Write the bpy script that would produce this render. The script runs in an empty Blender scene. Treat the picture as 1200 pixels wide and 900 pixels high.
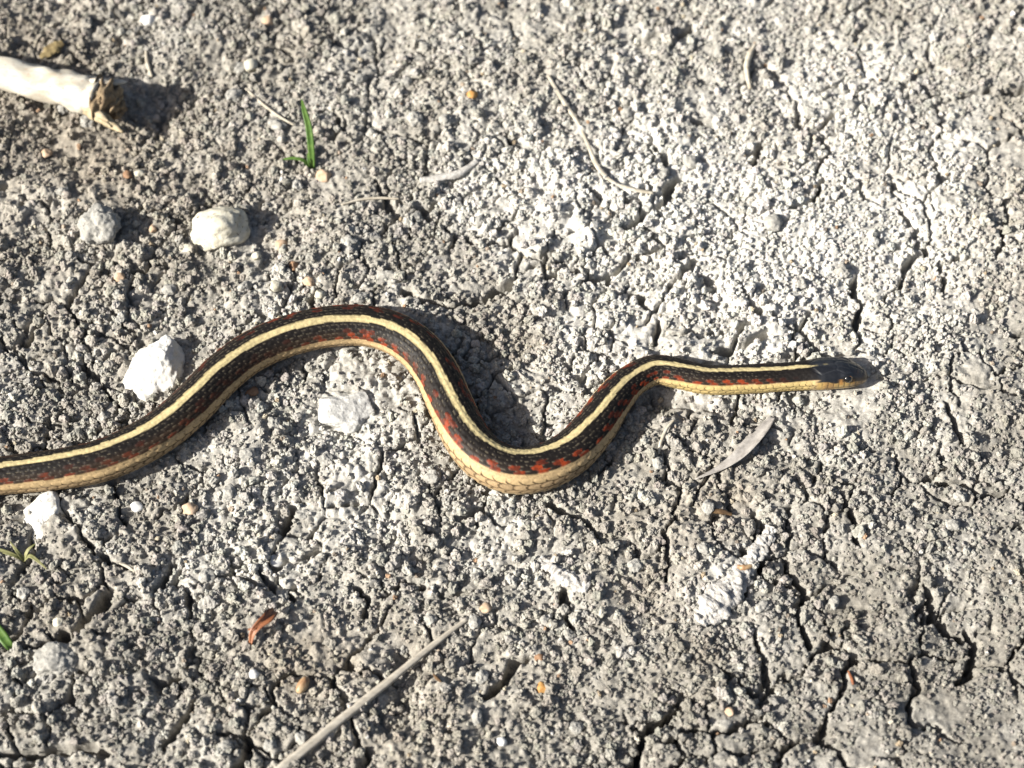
import bpy, bmesh, math, random
import numpy as np
from mathutils import Vector, Matrix, noise as mnoise

random.seed(7)
rng = np.random.default_rng(11)
scene = bpy.context.scene
COL = scene.collection

# ------------------------------------------------------------------ camera
ELEV, DIST, HALF_W = math.radians(60), 0.78, 0.23
cam_d = bpy.data.cameras.new("camera")
cam = bpy.data.objects.new("camera", cam_d)
COL.objects.link(cam)
CAM = np.array([0.0, -DIST * math.cos(ELEV), DIST * math.sin(ELEV)])
cam.location = CAM
cam.rotation_euler = (math.radians(90) - ELEV, 0, 0)
cam_d.angle = 2 * math.atan(HALF_W / DIST)
cam_d.clip_start, cam_d.clip_end = 0.01, 50.0
cam_d.dof.use_dof = True
cam_d.dof.focus_distance = 0.765
cam_d.dof.aperture_fstop = 7.0
cam_d.lens_unit = 'FOV'
scene.camera = cam

# ------------------------------------------------------------------ light
SUN_EL, SUN_TO = math.radians(32), Vector((-1.0, -0.36))     # towards the sun, on the ground
SUN_TO.normalize()
world = bpy.data.worlds.new("World")
scene.world = world
world.use_nodes = True
nt = world.node_tree
bg = nt.nodes["Background"]
sky = nt.nodes.new("ShaderNodeTexSky")
sky.sky_type = 'NISHITA'
sky.sun_disc = False
sky.dust_density, sky.ozone_density, sky.air_density = 3.5, 0.8, 0.9
sky.sun_elevation = SUN_EL
sky.sun_rotation = math.atan2(SUN_TO.x, SUN_TO.y)
nt.links.new(sky.outputs[0], bg.inputs[0])
bg.inputs[1].default_value = 0.05
sd = bpy.data.lights.new("sun", 'SUN')
sd.energy, sd.angle, sd.color = 5.0, math.radians(0.55), (1.0, 0.96, 0.885)
so = bpy.data.objects.new("sun", sd)
COL.objects.link(so)
sdir = Vector((SUN_TO.x * math.cos(SUN_EL), SUN_TO.y * math.cos(SUN_EL), math.sin(SUN_EL)))
so.rotation_euler = sdir.to_track_quat('Z', 'Y').to_euler()
so.location = sdir * 2
vs = scene.view_settings
vs.view_transform, vs.look, vs.gamma, vs.exposure = 'Standard', 'None', 1.0, 1.32
vs.use_curve_mapping = False

# ------------------------------------------------------------------ helpers
K = HALF_W / DIST / 600.0
FW = np.array([0, math.cos(ELEV), -math.sin(ELEV)])
UPV = np.array([0, math.sin(ELEV), math.cos(ELEV)])
RT = np.array([1.0, 0, 0])

def at(px, py, z=0.0):
    """photograph pixel -> point of the place at height z"""
    d = FW + RT * (px - 600) * K + UPV * (450 - py) * K
    t = (z - CAM[2]) / d[2]
    return CAM + d * t

def mm_px(px, py):
    """metres that one photograph pixel covers at this point of the ground"""
    p = at(px, py)
    return float(np.dot(p - CAM, FW)) * K

def tag(o, label=None, cat=None, group=None, kind=None):
    if label: o["label"] = label
    if cat: o["category"] = cat
    if group: o["group"] = group
    if kind: o["kind"] = kind
    return o

def mesh_obj(name, verts, faces, mat, parent=None, smooth=True, col=None):
    me = bpy.data.meshes.new(name)
    if isinstance(faces, np.ndarray):
        nf, k = faces.shape
        me.vertices.add(len(verts)); me.vertices.foreach_set("co", np.asarray(verts, np.float32).ravel())
        me.loops.add(nf * k); me.loops.foreach_set("vertex_index", faces.astype(np.int32).ravel())
        me.polygons.add(nf)
        me.polygons.foreach_set("loop_start", np.arange(0, nf * k, k, dtype=np.int32))
        me.polygons.foreach_set("loop_total", np.full(nf, k, np.int32))
        me.update(calc_edges=True)
    else:
        me.from_pydata([tuple(map(float, v)) for v in verts], [], faces)
    if smooth:
        me.polygons.foreach_set("use_smooth", np.ones(len(me.polygons), bool))
    if col is not None:
        a = me.color_attributes.new("col", 'FLOAT_COLOR', 'POINT')
        c = np.ones((len(me.vertices), 4), np.float32); c[:, :3] = col
        a.data.foreach_set("color", c.ravel())
    me.materials.append(mat)
    o = bpy.data.objects.new(name, me)
    COL.objects.link(o)
    if parent is not None:
        o.parent = parent
    return o

def h01(ix, iy, seed):
    n = (ix.astype(np.int64) * 374761393 + iy.astype(np.int64) * 668265263 + seed * 2147483647 * 3 + seed * 1274126177) & 0xFFFFFFFF
    n = ((n ^ (n >> 13)) * 1274126177) & 0xFFFFFFFF
    n = ((n ^ (n >> 16)) * 2246822519) & 0xFFFFFFFF
    n = n ^ (n >> 15)
    return (n & 0xFFFFFF).astype(np.float64) / 16777216.0

def vnoise(x, y, seed):
    ix, iy = np.floor(x), np.floor(y)
    fx, fy = x - ix, y - iy
    fx = fx * fx * fx * (fx * (fx * 6 - 15) + 10); fy = fy * fy * fy * (fy * (fy * 6 - 15) + 10)
    a, b = h01(ix, iy, seed), h01(ix + 1, iy, seed)
    c, d = h01(ix, iy + 1, seed), h01(ix + 1, iy + 1, seed)
    return (a * (1 - fx) + b * fx) * (1 - fy) + (c * (1 - fx) + d * fx) * fy

def fbm(x, y, scale, seed, octv=4, gain=0.5):
    s, a, t = 0.0, 1.0, 0.0
    f = 1.0 / scale
    for o in range(octv):
        ca, sa = math.cos(o * 1.1 + 0.4), math.sin(o * 1.1 + 0.4)
        s = s + a * (vnoise((x * ca - y * sa) * f + 17.3 * o, (x * sa + y * ca) * f - 9.1 * o, seed + o) * 2 - 1)
        t += a; a *= gain; f *= 2.03
    return s / t

def worley(x, y, cell, seed, jit=0.9):
    u, v = x / cell, y / cell
    iu, iv = np.floor(u), np.floor(v)
    f1 = np.full(x.shape, 9.0); f2 = np.full(x.shape, 9.0); rid = np.zeros(x.shape)
    for dy in (-1, 0, 1):
        for dx in (-1, 0, 1):
            cu, cv = iu + dx, iv + dy
            px = cu + 0.5 + (h01(cu, cv, seed) - 0.5) * jit
            py = cv + 0.5 + (h01(cu, cv, seed + 50) - 0.5) * jit
            d = np.hypot(u - px, v - py)
            r = h01(cu, cv, seed + 99)
            near = d < f1
            f2 = np.where(near, f1, np.minimum(f2, d))
            rid = np.where(near, r, rid)
            f1 = np.where(near, d, f1)
    return f1, f2, rid

def sstep(a, b, x):
    t = np.clip((x - a) / (b - a), 0, 1)
    return t * t * (3 - 2 * t)

def blobs(x, y, lst):
    s = np.zeros(x.shape)
    for (px, py, r, w) in lst:
        c = at(px, py); m = mm_px(px, py) * r
        s = s + w * np.exp(-(((x - c[0]) ** 2 + ((y - c[1]) * 0.9) ** 2) / (m * m)))
    return s

def seg_dist(x, y, pts):
    """distance to a polyline"""
    d = np.full(x.shape, 9.0)
    for (a, b) in zip(pts[:-1], pts[1:]):
        ab = np.array(b[:2]) - np.array(a[:2]); L = ab @ ab + 1e-12
        t = np.clip(((x - a[0]) * ab[0] + (y - a[1]) * ab[1]) / L, 0, 1)
        d = np.minimum(d, np.hypot(x - a[0] - t * ab[0], y - a[1] - t * ab[1]))
    return d

# ------------------------------------------------------------------ snake path (needed by the ground it presses on)
# photograph x, y of the body's axis, half width in px, roll of the pattern in degrees (+ shows the back's stripe nearer the viewer)
SNAKE = [(-260, 545, 19, 0), (-190, 568, 20, 0), (-120, 571, 20.5, -8), (-60, 564, 21, -8), (0, 556, 22, -8), (60, 549, 23.5, -10), (110, 540, 24.5, -12),
 (150, 525, 25, -10), (190, 502, 25, -6), (225, 472, 25, -2), (258, 438, 24.5, 2), (292, 412, 24, 6), (330, 394, 24, 8),
 (375, 382, 24, 9), (420, 379, 24, 9), (458, 387, 24.5, 8), (489, 406, 25, 6), (511, 434, 25.5, 2), (527, 470, 26, -4),
 (545, 508, 26.5, -14), (568, 535, 27, -24), (600, 549, 27.5, -28), (636, 546, 27, -26), (670, 528, 26, -18), (697, 499, 24.5, -8),
 (718, 468, 22, 0), (740, 445, 19, 2), (768, 432, 17.5, 0), (798, 437, 17.2, -8), (830, 443.5, 17, -14), (870, 443, 17, -14),
 (910, 440.5, 17.5, -10), (945, 437.5, 20, -6), (975, 436, 20, -4), (1000, 437, 20, -2), (1018, 438.5, 20, 0)]
def catmull(P, n=24):
    P = np.array(P, float); out = []
    Q = np.vstack([2 * P[0] - P[1], P, 2 * P[-1] - P[-2]])
    for i in range(1, len(Q) - 2):
        a, b, c, d = Q[i - 1], Q[i], Q[i + 1], Q[i + 2]
        for k in range(n):
            t = k / n
            out.append(0.5 * (2 * b + (c - a) * t + (2 * a - 5 * b + 4 * c - d) * t * t + (3 * b - a - 3 * c + d) * t ** 3))
    out.append(P[-1])
    return np.array(out)
sp = catmull(SNAKE)
for _ in range(10):                                   # soften the traced points
    sp[1:-1] = 0.25 * sp[:-2] + 0.5 * sp[1:-1] + 0.25 * sp[2:]
path = np.zeros((len(sp), 5))                          # x, y, z, radius, roll
for i, (px, py, hw, roll) in enumerate(sp):
    r = hw * mm_px(px, py)
    p = at(px, py, r * 0.85)
    path[i] = (p[0], p[1], p[2], r, roll)
seg = np.r_[0, np.cumsum(np.hypot(*(np.diff(path[:, :2], axis=0).T)))]
SL = seg[-1]
STEP = 0.00045
S = np.linspace(0, SL, int(SL / STEP))
PATH = np.stack([np.interp(S, seg, path[:, k]) for k in range(5)], 1)
SN_POLY = [tuple(p) for p in PATH[::14, :2]] + [tuple(PATH[-1, :2])]

# ------------------------------------------------------------------ ground height and colour
WHITE = [(880, 250, 170, .85), (780, 330, 120, .7), (960, 370, 110, .7), (1100, 340, 110, .45), (400, 480, 75, .8), (330, 620, 90, .45),
 (460, 640, 90, .35), (680, 230, 120, .6), (560, 200, 80, .5), (320, 360, 50, .5), (650, 470, 50, .4), (855, 680, 40, .7), (1060, 190, 120, .5),
 (990, 80, 130, .4), (650, 60, 150, .35), (600, 620, 60, .3), (690, 400, 70, .4), (240, 660, 60, .4)]
BROWN = [(90, 170, 170, .55), (600, 385, 50, .6), (330, 250, 70, .5), (760, 715, 60, .6), (360, 775, 60, .5), (450, 860, 110, .4), (540, 100, 60, .4),
 (50, 20, 120, .4), (140, 660, 70, .3), (860, 600, 30, .6)]
VIGNETTE = [(1130, 800, 260, .55), (60, 850, 200, .35), (900, 860, 200, .4), (1180, 520, 160, .25), (1180, 60, 120, .2)]  # light falloff at edges and corners, painted as darker soil colour
HOLLOW = [(600, 388, 42, -.0045), (545, 372, 30, -.003), (165, 150, 45, -.006), (210, 120, 40, -.002), (330, 262, 50, -.002), (760, 710, 42, -.0035), (475, 780, 32, -.004),
 (450, 835, 40, -.004), (478, 815, 20, -.004), (770, 470, 24, -.004), (865, 742, 26, -.005), (600, 500, 40, -.002), (40, 270, 40, -.003), (95, 195, 40, -.003),
 (520, 330, 60, .002), (850, 250, 120, .003), (700, 690, 30, .003), (820, 640, 40, .002), (470, 765, 14, -.004), (720, 880, 40, -.002), (1130, 740, 40, -.003), (100, 780, 60, .0025), (60, 690, 45, .002)]
CRACKS = [([(468, 338), (500, 347), (533, 355), (568, 351), (598, 333)], 5, .007), ([(733, 270), (755, 255), (776, 240), (800, 208)], 6, .008),
 ([(768, 170), (778, 193)], 4.5, .006), ([(1002, 325), (1009, 352), (999, 386)], 4.5, .008), ([(830, 413), (850, 407), (875, 398), (893, 388)], 3.5, .006),
 ([(593, 160), (607, 168), (630, 173), (658, 168)], 3.5, .005), ([(745, 42), (780, 44), (812, 28)], 4, .005), ([(40, 752), (85, 745), (105, 728), (122, 700)], 5, .007),
 ([(190, 876), (212, 852), (228, 828)], 4, .006), ([(268, 905), (290, 885), (292, 858)], 5, .008), ([(-10, 882), (30, 876), (95, 874), (120, 880)], 5, .006),
 ([(662, 690), (667, 712), (668, 738)], 4, .006), ([(742, 905), (750, 868), (772, 845), (795, 822)], 5, .008), ([(565, 808), (597, 788), (615, 772), (632, 766)], 5, .007),
 ([(178, 692), (188, 684), (200, 664)], 5, .007), ([(316, 630), (330, 612), (345, 592)], 4, .007), ([(928, 650), (935, 690), (946, 730), (952, 752)], 4, .006),
 ([(1126, 790), (1140, 782), (1146, 750), (1137, 735)], 5, .007), ([(940, 158), (962, 148), (976, 134)], 4, .006), ([(928, 245), (950, 232), (966, 208)], 4, .007),
 ([(1040, 348), (1060, 320), (1078, 296)], 3.5, .005), ([(812, 142), (838, 137)], 5, .006), ([(878, 192), (890, 172), (872, 180)], 4, .006),
 ([(955, 200), (972, 176), (966, 166)], 4, .006), ([(650, 590), (690, 612), (706, 628)], 3.5, .005), ([(770, 620), (784, 650), (782, 680)], 3, .005),
 ([(985, 585), (996, 612), (1001, 640)], 3, .005), ([(1085, 690), (1100, 720), (1128, 745)], 4, .006), ([(1060, 250), (1085, 300)], 3, .004),
 ([(1130, 115), (1165, 105), (1200, 103)], 4, .006), ([(420, 690), (437, 700), (432, 720)], 3, .005), ([(455, 700), (480, 682), (500, 690)], 3, .005),
 ([(300, 660), (330, 690), (345, 712)], 3, .005), ([(700, 560), (720, 540)], 3, .004), ([(930, 380), (962, 420)], 3, .004), ([(870, 640), (900, 660)], 3, .004),
 ([(1080, 560), (1150, 580), (1180, 570)], 3.5, .006), ([(1110, 470), (1128, 520)], 3, .004), ([(560, 270), (590, 262), (600, 250)], 3, .005), ([(640, 325), (665, 318), (690, 322)], 4, .006),
 ([(690, 320), (712, 322), (742, 300)], 3.5, .006), ([(752, 345), (757, 358)], 3.5, .006), ([(765, 395), (772, 372)], 2.5, .005), ([(20, 400), (45, 380)], 3.5, .005), ([(390, 130), (410, 150)], 3, .004)]
CRW = [([at(*p)[:2] for p in pts], w, d) for pts, w, d in CRACKS]

def base_height(x, y):
    h = 0.0035 * fbm(x, y, 0.16, 3, 3) + 0.0034 * fbm(x, y, 0.055, 8, 3) + 0.0022 * fbm(x, y, 0.022, 9, 3)
    for (px, py, r, w) in HOLLOW:
        c = at(px, py); m = mm_px(px, py) * r
        h = h + w * np.exp(-(((x - c[0]) ** 2 + (y - c[1]) ** 2) / (m * m)))
    return h

SN_RAD = [float(v) for v in PATH[::14, 3]] + [float(PATH[-1, 3])]
for _i in range(len(SN_RAD)):
    if (SL - min(_i * 14 * STEP, SL)) < 0.012: SN_RAD[_i] *= 0.75
def snake_clear(x, y):
    """distance outside the body's flank (negative below the body)"""
    d = np.full(x.shape, 9.0)
    for k in range(len(SN_POLY) - 1):
        a, b = np.array(SN_POLY[k]), np.array(SN_POLY[k + 1]); ab = b - a; L = ab @ ab + 1e-12
        t = np.clip(((x - a[0]) * ab[0] + (y - a[1]) * ab[1]) / L, 0, 1)
        d = np.minimum(d, np.hypot(x - a[0] - t * ab[0], y - a[1] - t * ab[1]) - (SN_RAD[k] * (1 - t) + SN_RAD[k + 1] * t))
    return d

def zones(x, y):
    wob = 0.012 * fbm(x, y, 0.03, 61, 3); wob2 = 0.012 * fbm(x, y, 0.03, 71, 3)
    xx, yy = x + wob, y + wob2
    wh = blobs(xx, yy, WHITE); br = blobs(xx, yy, BROWN); vig = blobs(xx, yy, VIGNETTE)
    wh = np.clip(wh * 0.75 + 0.45 * fbm(x, y, 0.03, 21, 4) + 0.28 * fbm(x, y, 0.007, 25, 2) + 0.1, 0, 1)
    br = np.clip(br * 0.8 + 0.30 * fbm(x, y, 0.045, 31, 4), 0, 1)
    return wh, br, np.clip(vig, 0, 1)

def albedo(x, y, r1=None):
    wh, br, vig = zones(x, y)
    g = np.array([0.245, 0.230, 0.200]); w = np.array([0.45, 0.437, 0.402]); b = np.array([0.20, 0.160, 0.112])
    c = g + (w - g) * wh[..., None]
    c = c + (b - c) * (br * 0.75)[..., None]
    c = c * (1 - 0.34 * vig)[..., None]
    if r1 is not None:
        c = c * (0.80 + 0.40 * r1)[..., None]
    return c

def ground_detail(x, y):
    """clods, crumbs and cracks of the crust"""
    xw = x + 0.0022 * fbm(x, y, 0.010, 41, 3); yw = y + 0.0022 * fbm(x, y, 0.010, 47, 3)
    seal = 1 - 0.62 * sstep(0.05, 0.4, fbm(x, y, 0.024, 57, 3) + 0.18 * sstep(-0.05, 0.2, x))
    crumbly = np.clip(0.55 + 0.8 * fbm(x, y, 0.07, 55, 2) - 0.35 * sstep(0.0, 0.2, x), 0.12, 1)
    f1, f2, r = worley(xw, yw, 0.0135, 5)
    h = 0.0050 * crumbly * r * np.sqrt(np.clip(1 - (f1 / 0.75) ** 2, 0, 1))
    f1, f2, r2 = worley(xw, yw, 0.0054, 6)
    h = h + 0.0027 * (0.4 + 0.6 * seal) * (0.35 + 0.65 * crumbly) * (0.25 + 0.75 * r2) * np.sqrt(np.clip(1 - (f1 / 0.78) ** 2, 0, 1))
    f1, f2, r3 = worley(xw, yw, 0.0025, 7)
    h = h + 0.0015 * seal * (0.2 + 0.8 * r3) * np.sqrt(np.clip(1 - (f1 / 0.8) ** 2, 0, 1))
    h = h + 0.0006 * fbm(x, y, 0.0022, 91, 2)
    # natural cracks between crust plates, open only here and there
    xc = x + 0.006 * fbm(x, y, 0.02, 141, 4) + 0.0022 * fbm(x, y, 0.005, 143, 3); yc = y + 0.006 * fbm(x, y, 0.02, 147, 4) + 0.0022 * fbm(x, y, 0.005, 149, 3)
    f1, f2, r = worley(xc, yc, 0.034, 12)
    opened = (1 - 0.45 * sstep(0.05, 0.15, y)) * sstep(0.02, 0.4, fbm(x, y, 0.035, 151, 2))
    nat = - 0.0085 * opened * (1 - sstep(0.0, 0.07, f2 - f1))
    f1, f2, r = worley(xc, yc, 0.017, 13)
    opened = (1 - 0.45 * sstep(0.05, 0.15, y)) * sstep(0.0, 0.45, fbm(x, y, 0.03, 171, 2))
    nat = nat - 0.0060 * opened * (1 - sstep(0.0, 0.11, f2 - f1))
    return h + nat, r2, r3, nat

def cracks(x, y):
    out = np.zeros(x.shape)
    wx = x + 0.0042 * fbm(x, y, 0.011, 201, 3); wy = y + 0.0042 * fbm(x, y, 0.011, 211, 3)
    mod = 0.5 + 1.1 * vnoise(x / 0.006, y / 0.006, 221)
    for pts, w, d in CRW:
        P = np.array(pts); m = 0.02
        sel = (x > P[:, 0].min() - m) & (x < P[:, 0].max() + m) & (y > P[:, 1].min() - m) & (y < P[:, 1].max() + m)
        if not sel.any(): continue
        dd = seg_dist(wx[sel], wy[sel], pts)
        ww = w * 0.00047 * mod[sel]
        out[sel] = np.minimum(out[sel], -1.7 * d * (1 - sstep(0.25, 1.0, dd / ww)) * np.clip(mod[sel], .5, 1))
    return out

SPACE = 0.00066
gx = np.arange(-0.300, 0.3001, SPACE); gy = np.arange(-0.205, 0.2701, SPACE)
X, Y = np.meshgrid(gx, gy)
HB = base_height(X, Y)
HD, RA, RB, NAT = ground_detail(X, Y)
H = HB + HD - 0.0040
DSN = snake_clear(X, Y)
near = 1 - sstep(-0.0045, 0.002, DSN)                  # the body lies in a shallow bed of its own
H = H * (1 - near) + near * (-0.0010 + 0.30 * (HD - 0.0040))
CRK = cracks(X, Y)
H = H + CRK * sstep(-0.004, 0.003, DSN)
CRK = CRK + NAT
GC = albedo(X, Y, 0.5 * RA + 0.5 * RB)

def gh(x, y):
    """ground height at one point (bilinear)"""
    i = (x - gx[0]) / SPACE; j = (y - gy[0]) / SPACE
    if i < 0 or j < 0 or i >= len(gx) - 1 or j >= len(gy) - 1:
        return -0.002
    a, b = int(i), int(j); u, v = i - a, j - b
    return float((H[b, a] * (1 - u) + H[b, a + 1] * u) * (1 - v) + (H[b + 1, a] * (1 - u) + H[b + 1, a + 1] * u) * v)

def gmax(x, y, r):
    a0, a1 = int((x - r - gx[0]) / SPACE), int((x + r - gx[0]) / SPACE) + 1
    b0, b1 = int((y - r - gy[0]) / SPACE), int((y + r - gy[0]) / SPACE) + 1
    sub = H[max(b0, 0):max(b1, 1), max(a0, 0):max(a1, 1)]
    return float(np.percentile(sub, 80)) if sub.size else 0.0

def gmean(x, y, r):
    a0, a1 = int((x - r - gx[0]) / SPACE), int((x + r - gx[0]) / SPACE) + 1
    b0, b1 = int((y - r - gy[0]) / SPACE), int((y + r - gy[0]) / SPACE) + 1
    sub = H[max(b0, 0):max(b1, 1), max(a0, 0):max(a1, 1)]
    return float(sub.mean()) if sub.size else 0.0

# ------------------------------------------------------------------ materials
def new_mat(name):
    m = bpy.data.materials.new(name); m.use_nodes = True
    return m, m.node_tree, m.node_tree.nodes["Principled BSDF"]

def soil_mat(name, attr_type='GEOMETRY', grain=0.0011):
    m, t, b = new_mat(name)
    N, L = t.nodes, t.links
    at_ = N.new("ShaderNodeAttribute"); at_.attribute_name = "col"; at_.attribute_type = attr_type
    tc = N.new("ShaderNodeNewGeometry")
    n1 = N.new("ShaderNodeTexNoise"); n1.inputs["Scale"].default_value = 1 / grain; n1.inputs["Detail"].default_value = 5; n1.inputs["Roughness"].default_value = 0.7
    L.new(tc.outputs["Position"], n1.inputs["Vector"])
    n2 = N.new("ShaderNodeTexNoise"); n2.inputs["Scale"].default_value = 260; n2.inputs["Detail"].default_value = 4
    L.new(tc.outputs["Position"], n2.inputs["Vector"])
    mr = N.new("ShaderNodeMapRange"); mr.inputs["From Min"].default_value = 0.3; mr.inputs["From Max"].default_value = 0.7
    mr.inputs["To Min"].default_value = 0.62; mr.inputs["To Max"].default_value = 1.32
    L.new(n1.outputs["Fac"], mr.inputs["Value"])
    mr2 = N.new("ShaderNodeMapRange"); mr2.inputs["From Min"].default_value = 0.3; mr2.inputs["From Max"].default_value = 0.7
    mr2.inputs["To Min"].default_value = 0.82; mr2.inputs["To Max"].default_value = 1.16
    L.new(n2.outputs["Fac"], mr2.inputs["Value"])
    mu = N.new("ShaderNodeMath"); mu.operation = 'MULTIPLY'
    L.new(mr.outputs[0], mu.inputs[0]); L.new(mr2.outputs[0], mu.inputs[1])
    vm = N.new("ShaderNodeVectorMath"); vm.operation = 'SCALE'
    L.new(at_.outputs["Color"], vm.inputs[0]); L.new(mu.outputs[0], vm.inputs["Scale"])
    L.new(vm.outputs[0], b.inputs["Base Color"])
    bp = N.new("ShaderNodeBump"); bp.inputs["Strength"].default_value = 0.8; bp.inputs["Distance"].default_value = 0.0006
    L.new(n1.outputs["Fac"], bp.inputs["Height"]); L.new(bp.outputs[0], b.inputs["Normal"])
    b.inputs["Roughness"].default_value = 0.92
    b.inputs["Specular IOR Level"].default_value = 0.25
    return m

def solid_mat(name, c1, c2, scale=300, rough=0.7, bump=0.0003, stretch=None, spec=0.3, speck=None):
    """two-tone noise material in object space; stretch = scale factors for fibres"""
    c1, c2 = tuple(v * 0.70 for v in c1), tuple(v * 0.70 for v in c2)
    m, t, b = new_mat(name)
    N, L = t.nodes, t.links
    tc = N.new("ShaderNodeTexCoord"); mp = N.new("ShaderNodeMapping")
    L.new(tc.outputs["Object"], mp.inputs[0])
    if stretch: mp.inputs["Scale"].default_value = stretch
    n = N.new("ShaderNodeTexNoise"); n.inputs["Scale"].default_value = scale; n.inputs["Detail"].default_value = 6; n.inputs["Roughness"].default_value = 0.65
    L.new(mp.outputs[0], n.inputs["Vector"])
    r = N.new("ShaderNodeValToRGB")
    r.color_ramp.elements[0].position = 0.34; r.color_ramp.elements[0].color = (*c1, 1)
    r.color_ramp.elements[1].position = 0.66; r.color_ramp.elements[1].color = (*c2, 1)
    L.new(n.outputs["Fac"], r.inputs[0])
    out = r.outputs[0]
    if speck:
        n3 = N.new("ShaderNodeTexNoise"); n3.inputs["Scale"].default_value = 620; n3.inputs["Detail"].default_value = 2
        L.new(tc.outputs["Object"], n3.inputs["Vector"])
        r3 = N.new("ShaderNodeValToRGB"); r3.color_ramp.elements[0].position = 0.62; r3.color_ramp.elements[1].position = 0.70
        L.new(n3.outputs["Fac"], r3.inputs[0])
        mx = N.new("ShaderNodeMix"); mx.data_type = 'RGBA'
        L.new(r3.outputs[0], mx.inputs["Factor"]); L.new(out, mx.inputs["A"]); mx.inputs["B"].default_value = (*speck, 1)
        out = mx.outputs["Result"]
    L.new(out, b.inputs["Base Color"])
    bp = N.new("ShaderNodeBump"); bp.inputs["Distance"].default_value = bump; bp.inputs["Strength"].default_value = 0.8
    L.new(n.outputs["Fac"], bp.inputs["Height"]); L.new(bp.outputs[0], b.inputs["Normal"])
    b.inputs["Roughness"].default_value = rough
    b.inputs["Specular IOR Level"].default_value = spec
    return m

M_SOIL = soil_mat("soil")
M_CRUMB = soil_mat("soil_crumb", 'INSTANCER')

# ------------------------------------------------------------------ ground: fine sheet where one looks, coarser sheet out to 6 m, one mesh
ny, nx = X.shape
idx = np.arange(ny * nx).reshape(ny, nx)
F1 = np.stack([idx[:-1, :-1], idx[:-1, 1:], idx[1:, 1:], idx[1:, :-1]], -1).reshape(-1, 4)
V1 = np.stack([X, Y, H], -1).reshape(-1, 3); C1 = GC.reshape(-1, 3)
inner = np.arange(-0.7, 0.7001, 0.0042)
grow = 0.7 + np.cumsum(0.0042 * 1.16 ** np.arange(1, 37))
ax = np.r_[-grow[::-1], inner, grow]
X2, Y2 = np.meshgrid(ax, ax + 0.03)
fade = 1 - sstep(0.7, 1.6, np.hypot(X2, Y2))
H2 = base_height(X2, Y2) + (ground_detail(X2, Y2)[0] - 0.0040) * fade
inside = (X2 > gx[0] + .004) & (X2 < gx[-1] - .004) & (Y2 > gy[0] + .004) & (Y2 < gy[-1] - .004)
H2 = np.where(inside, H2 - 0.006, H2)
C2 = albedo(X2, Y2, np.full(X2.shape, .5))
idx2 = np.arange(X2.size).reshape(X2.shape) + len(V1)
F2 = np.stack([idx2[:-1, :-1], idx2[:-1, 1:], idx2[1:, 1:], idx2[1:, :-1]], -1)
allin = inside[:-1, :-1] & inside[:-1, 1:] & inside[1:, 1:] & inside[1:, :-1]
deep = allin.copy()                                    # keep a small overlap under the fine sheet's rim
deep[1:, :] &= allin[:-1, :]; deep[:-1, :] &= allin[1:, :]; deep[:, 1:] &= allin[:, :-1]; deep[:, :-1] &= allin[:, 1:]
F2 = F2[~deep]
ground = mesh_obj("ground", np.vstack([V1, np.stack([X2, Y2, H2], -1).reshape(-1, 3)]), np.vstack([F1, F2.reshape(-1, 4)]), M_SOIL, col=np.vstack([C1, C2.reshape(-1, 3)]))
tag(ground, kind="structure")

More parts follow.
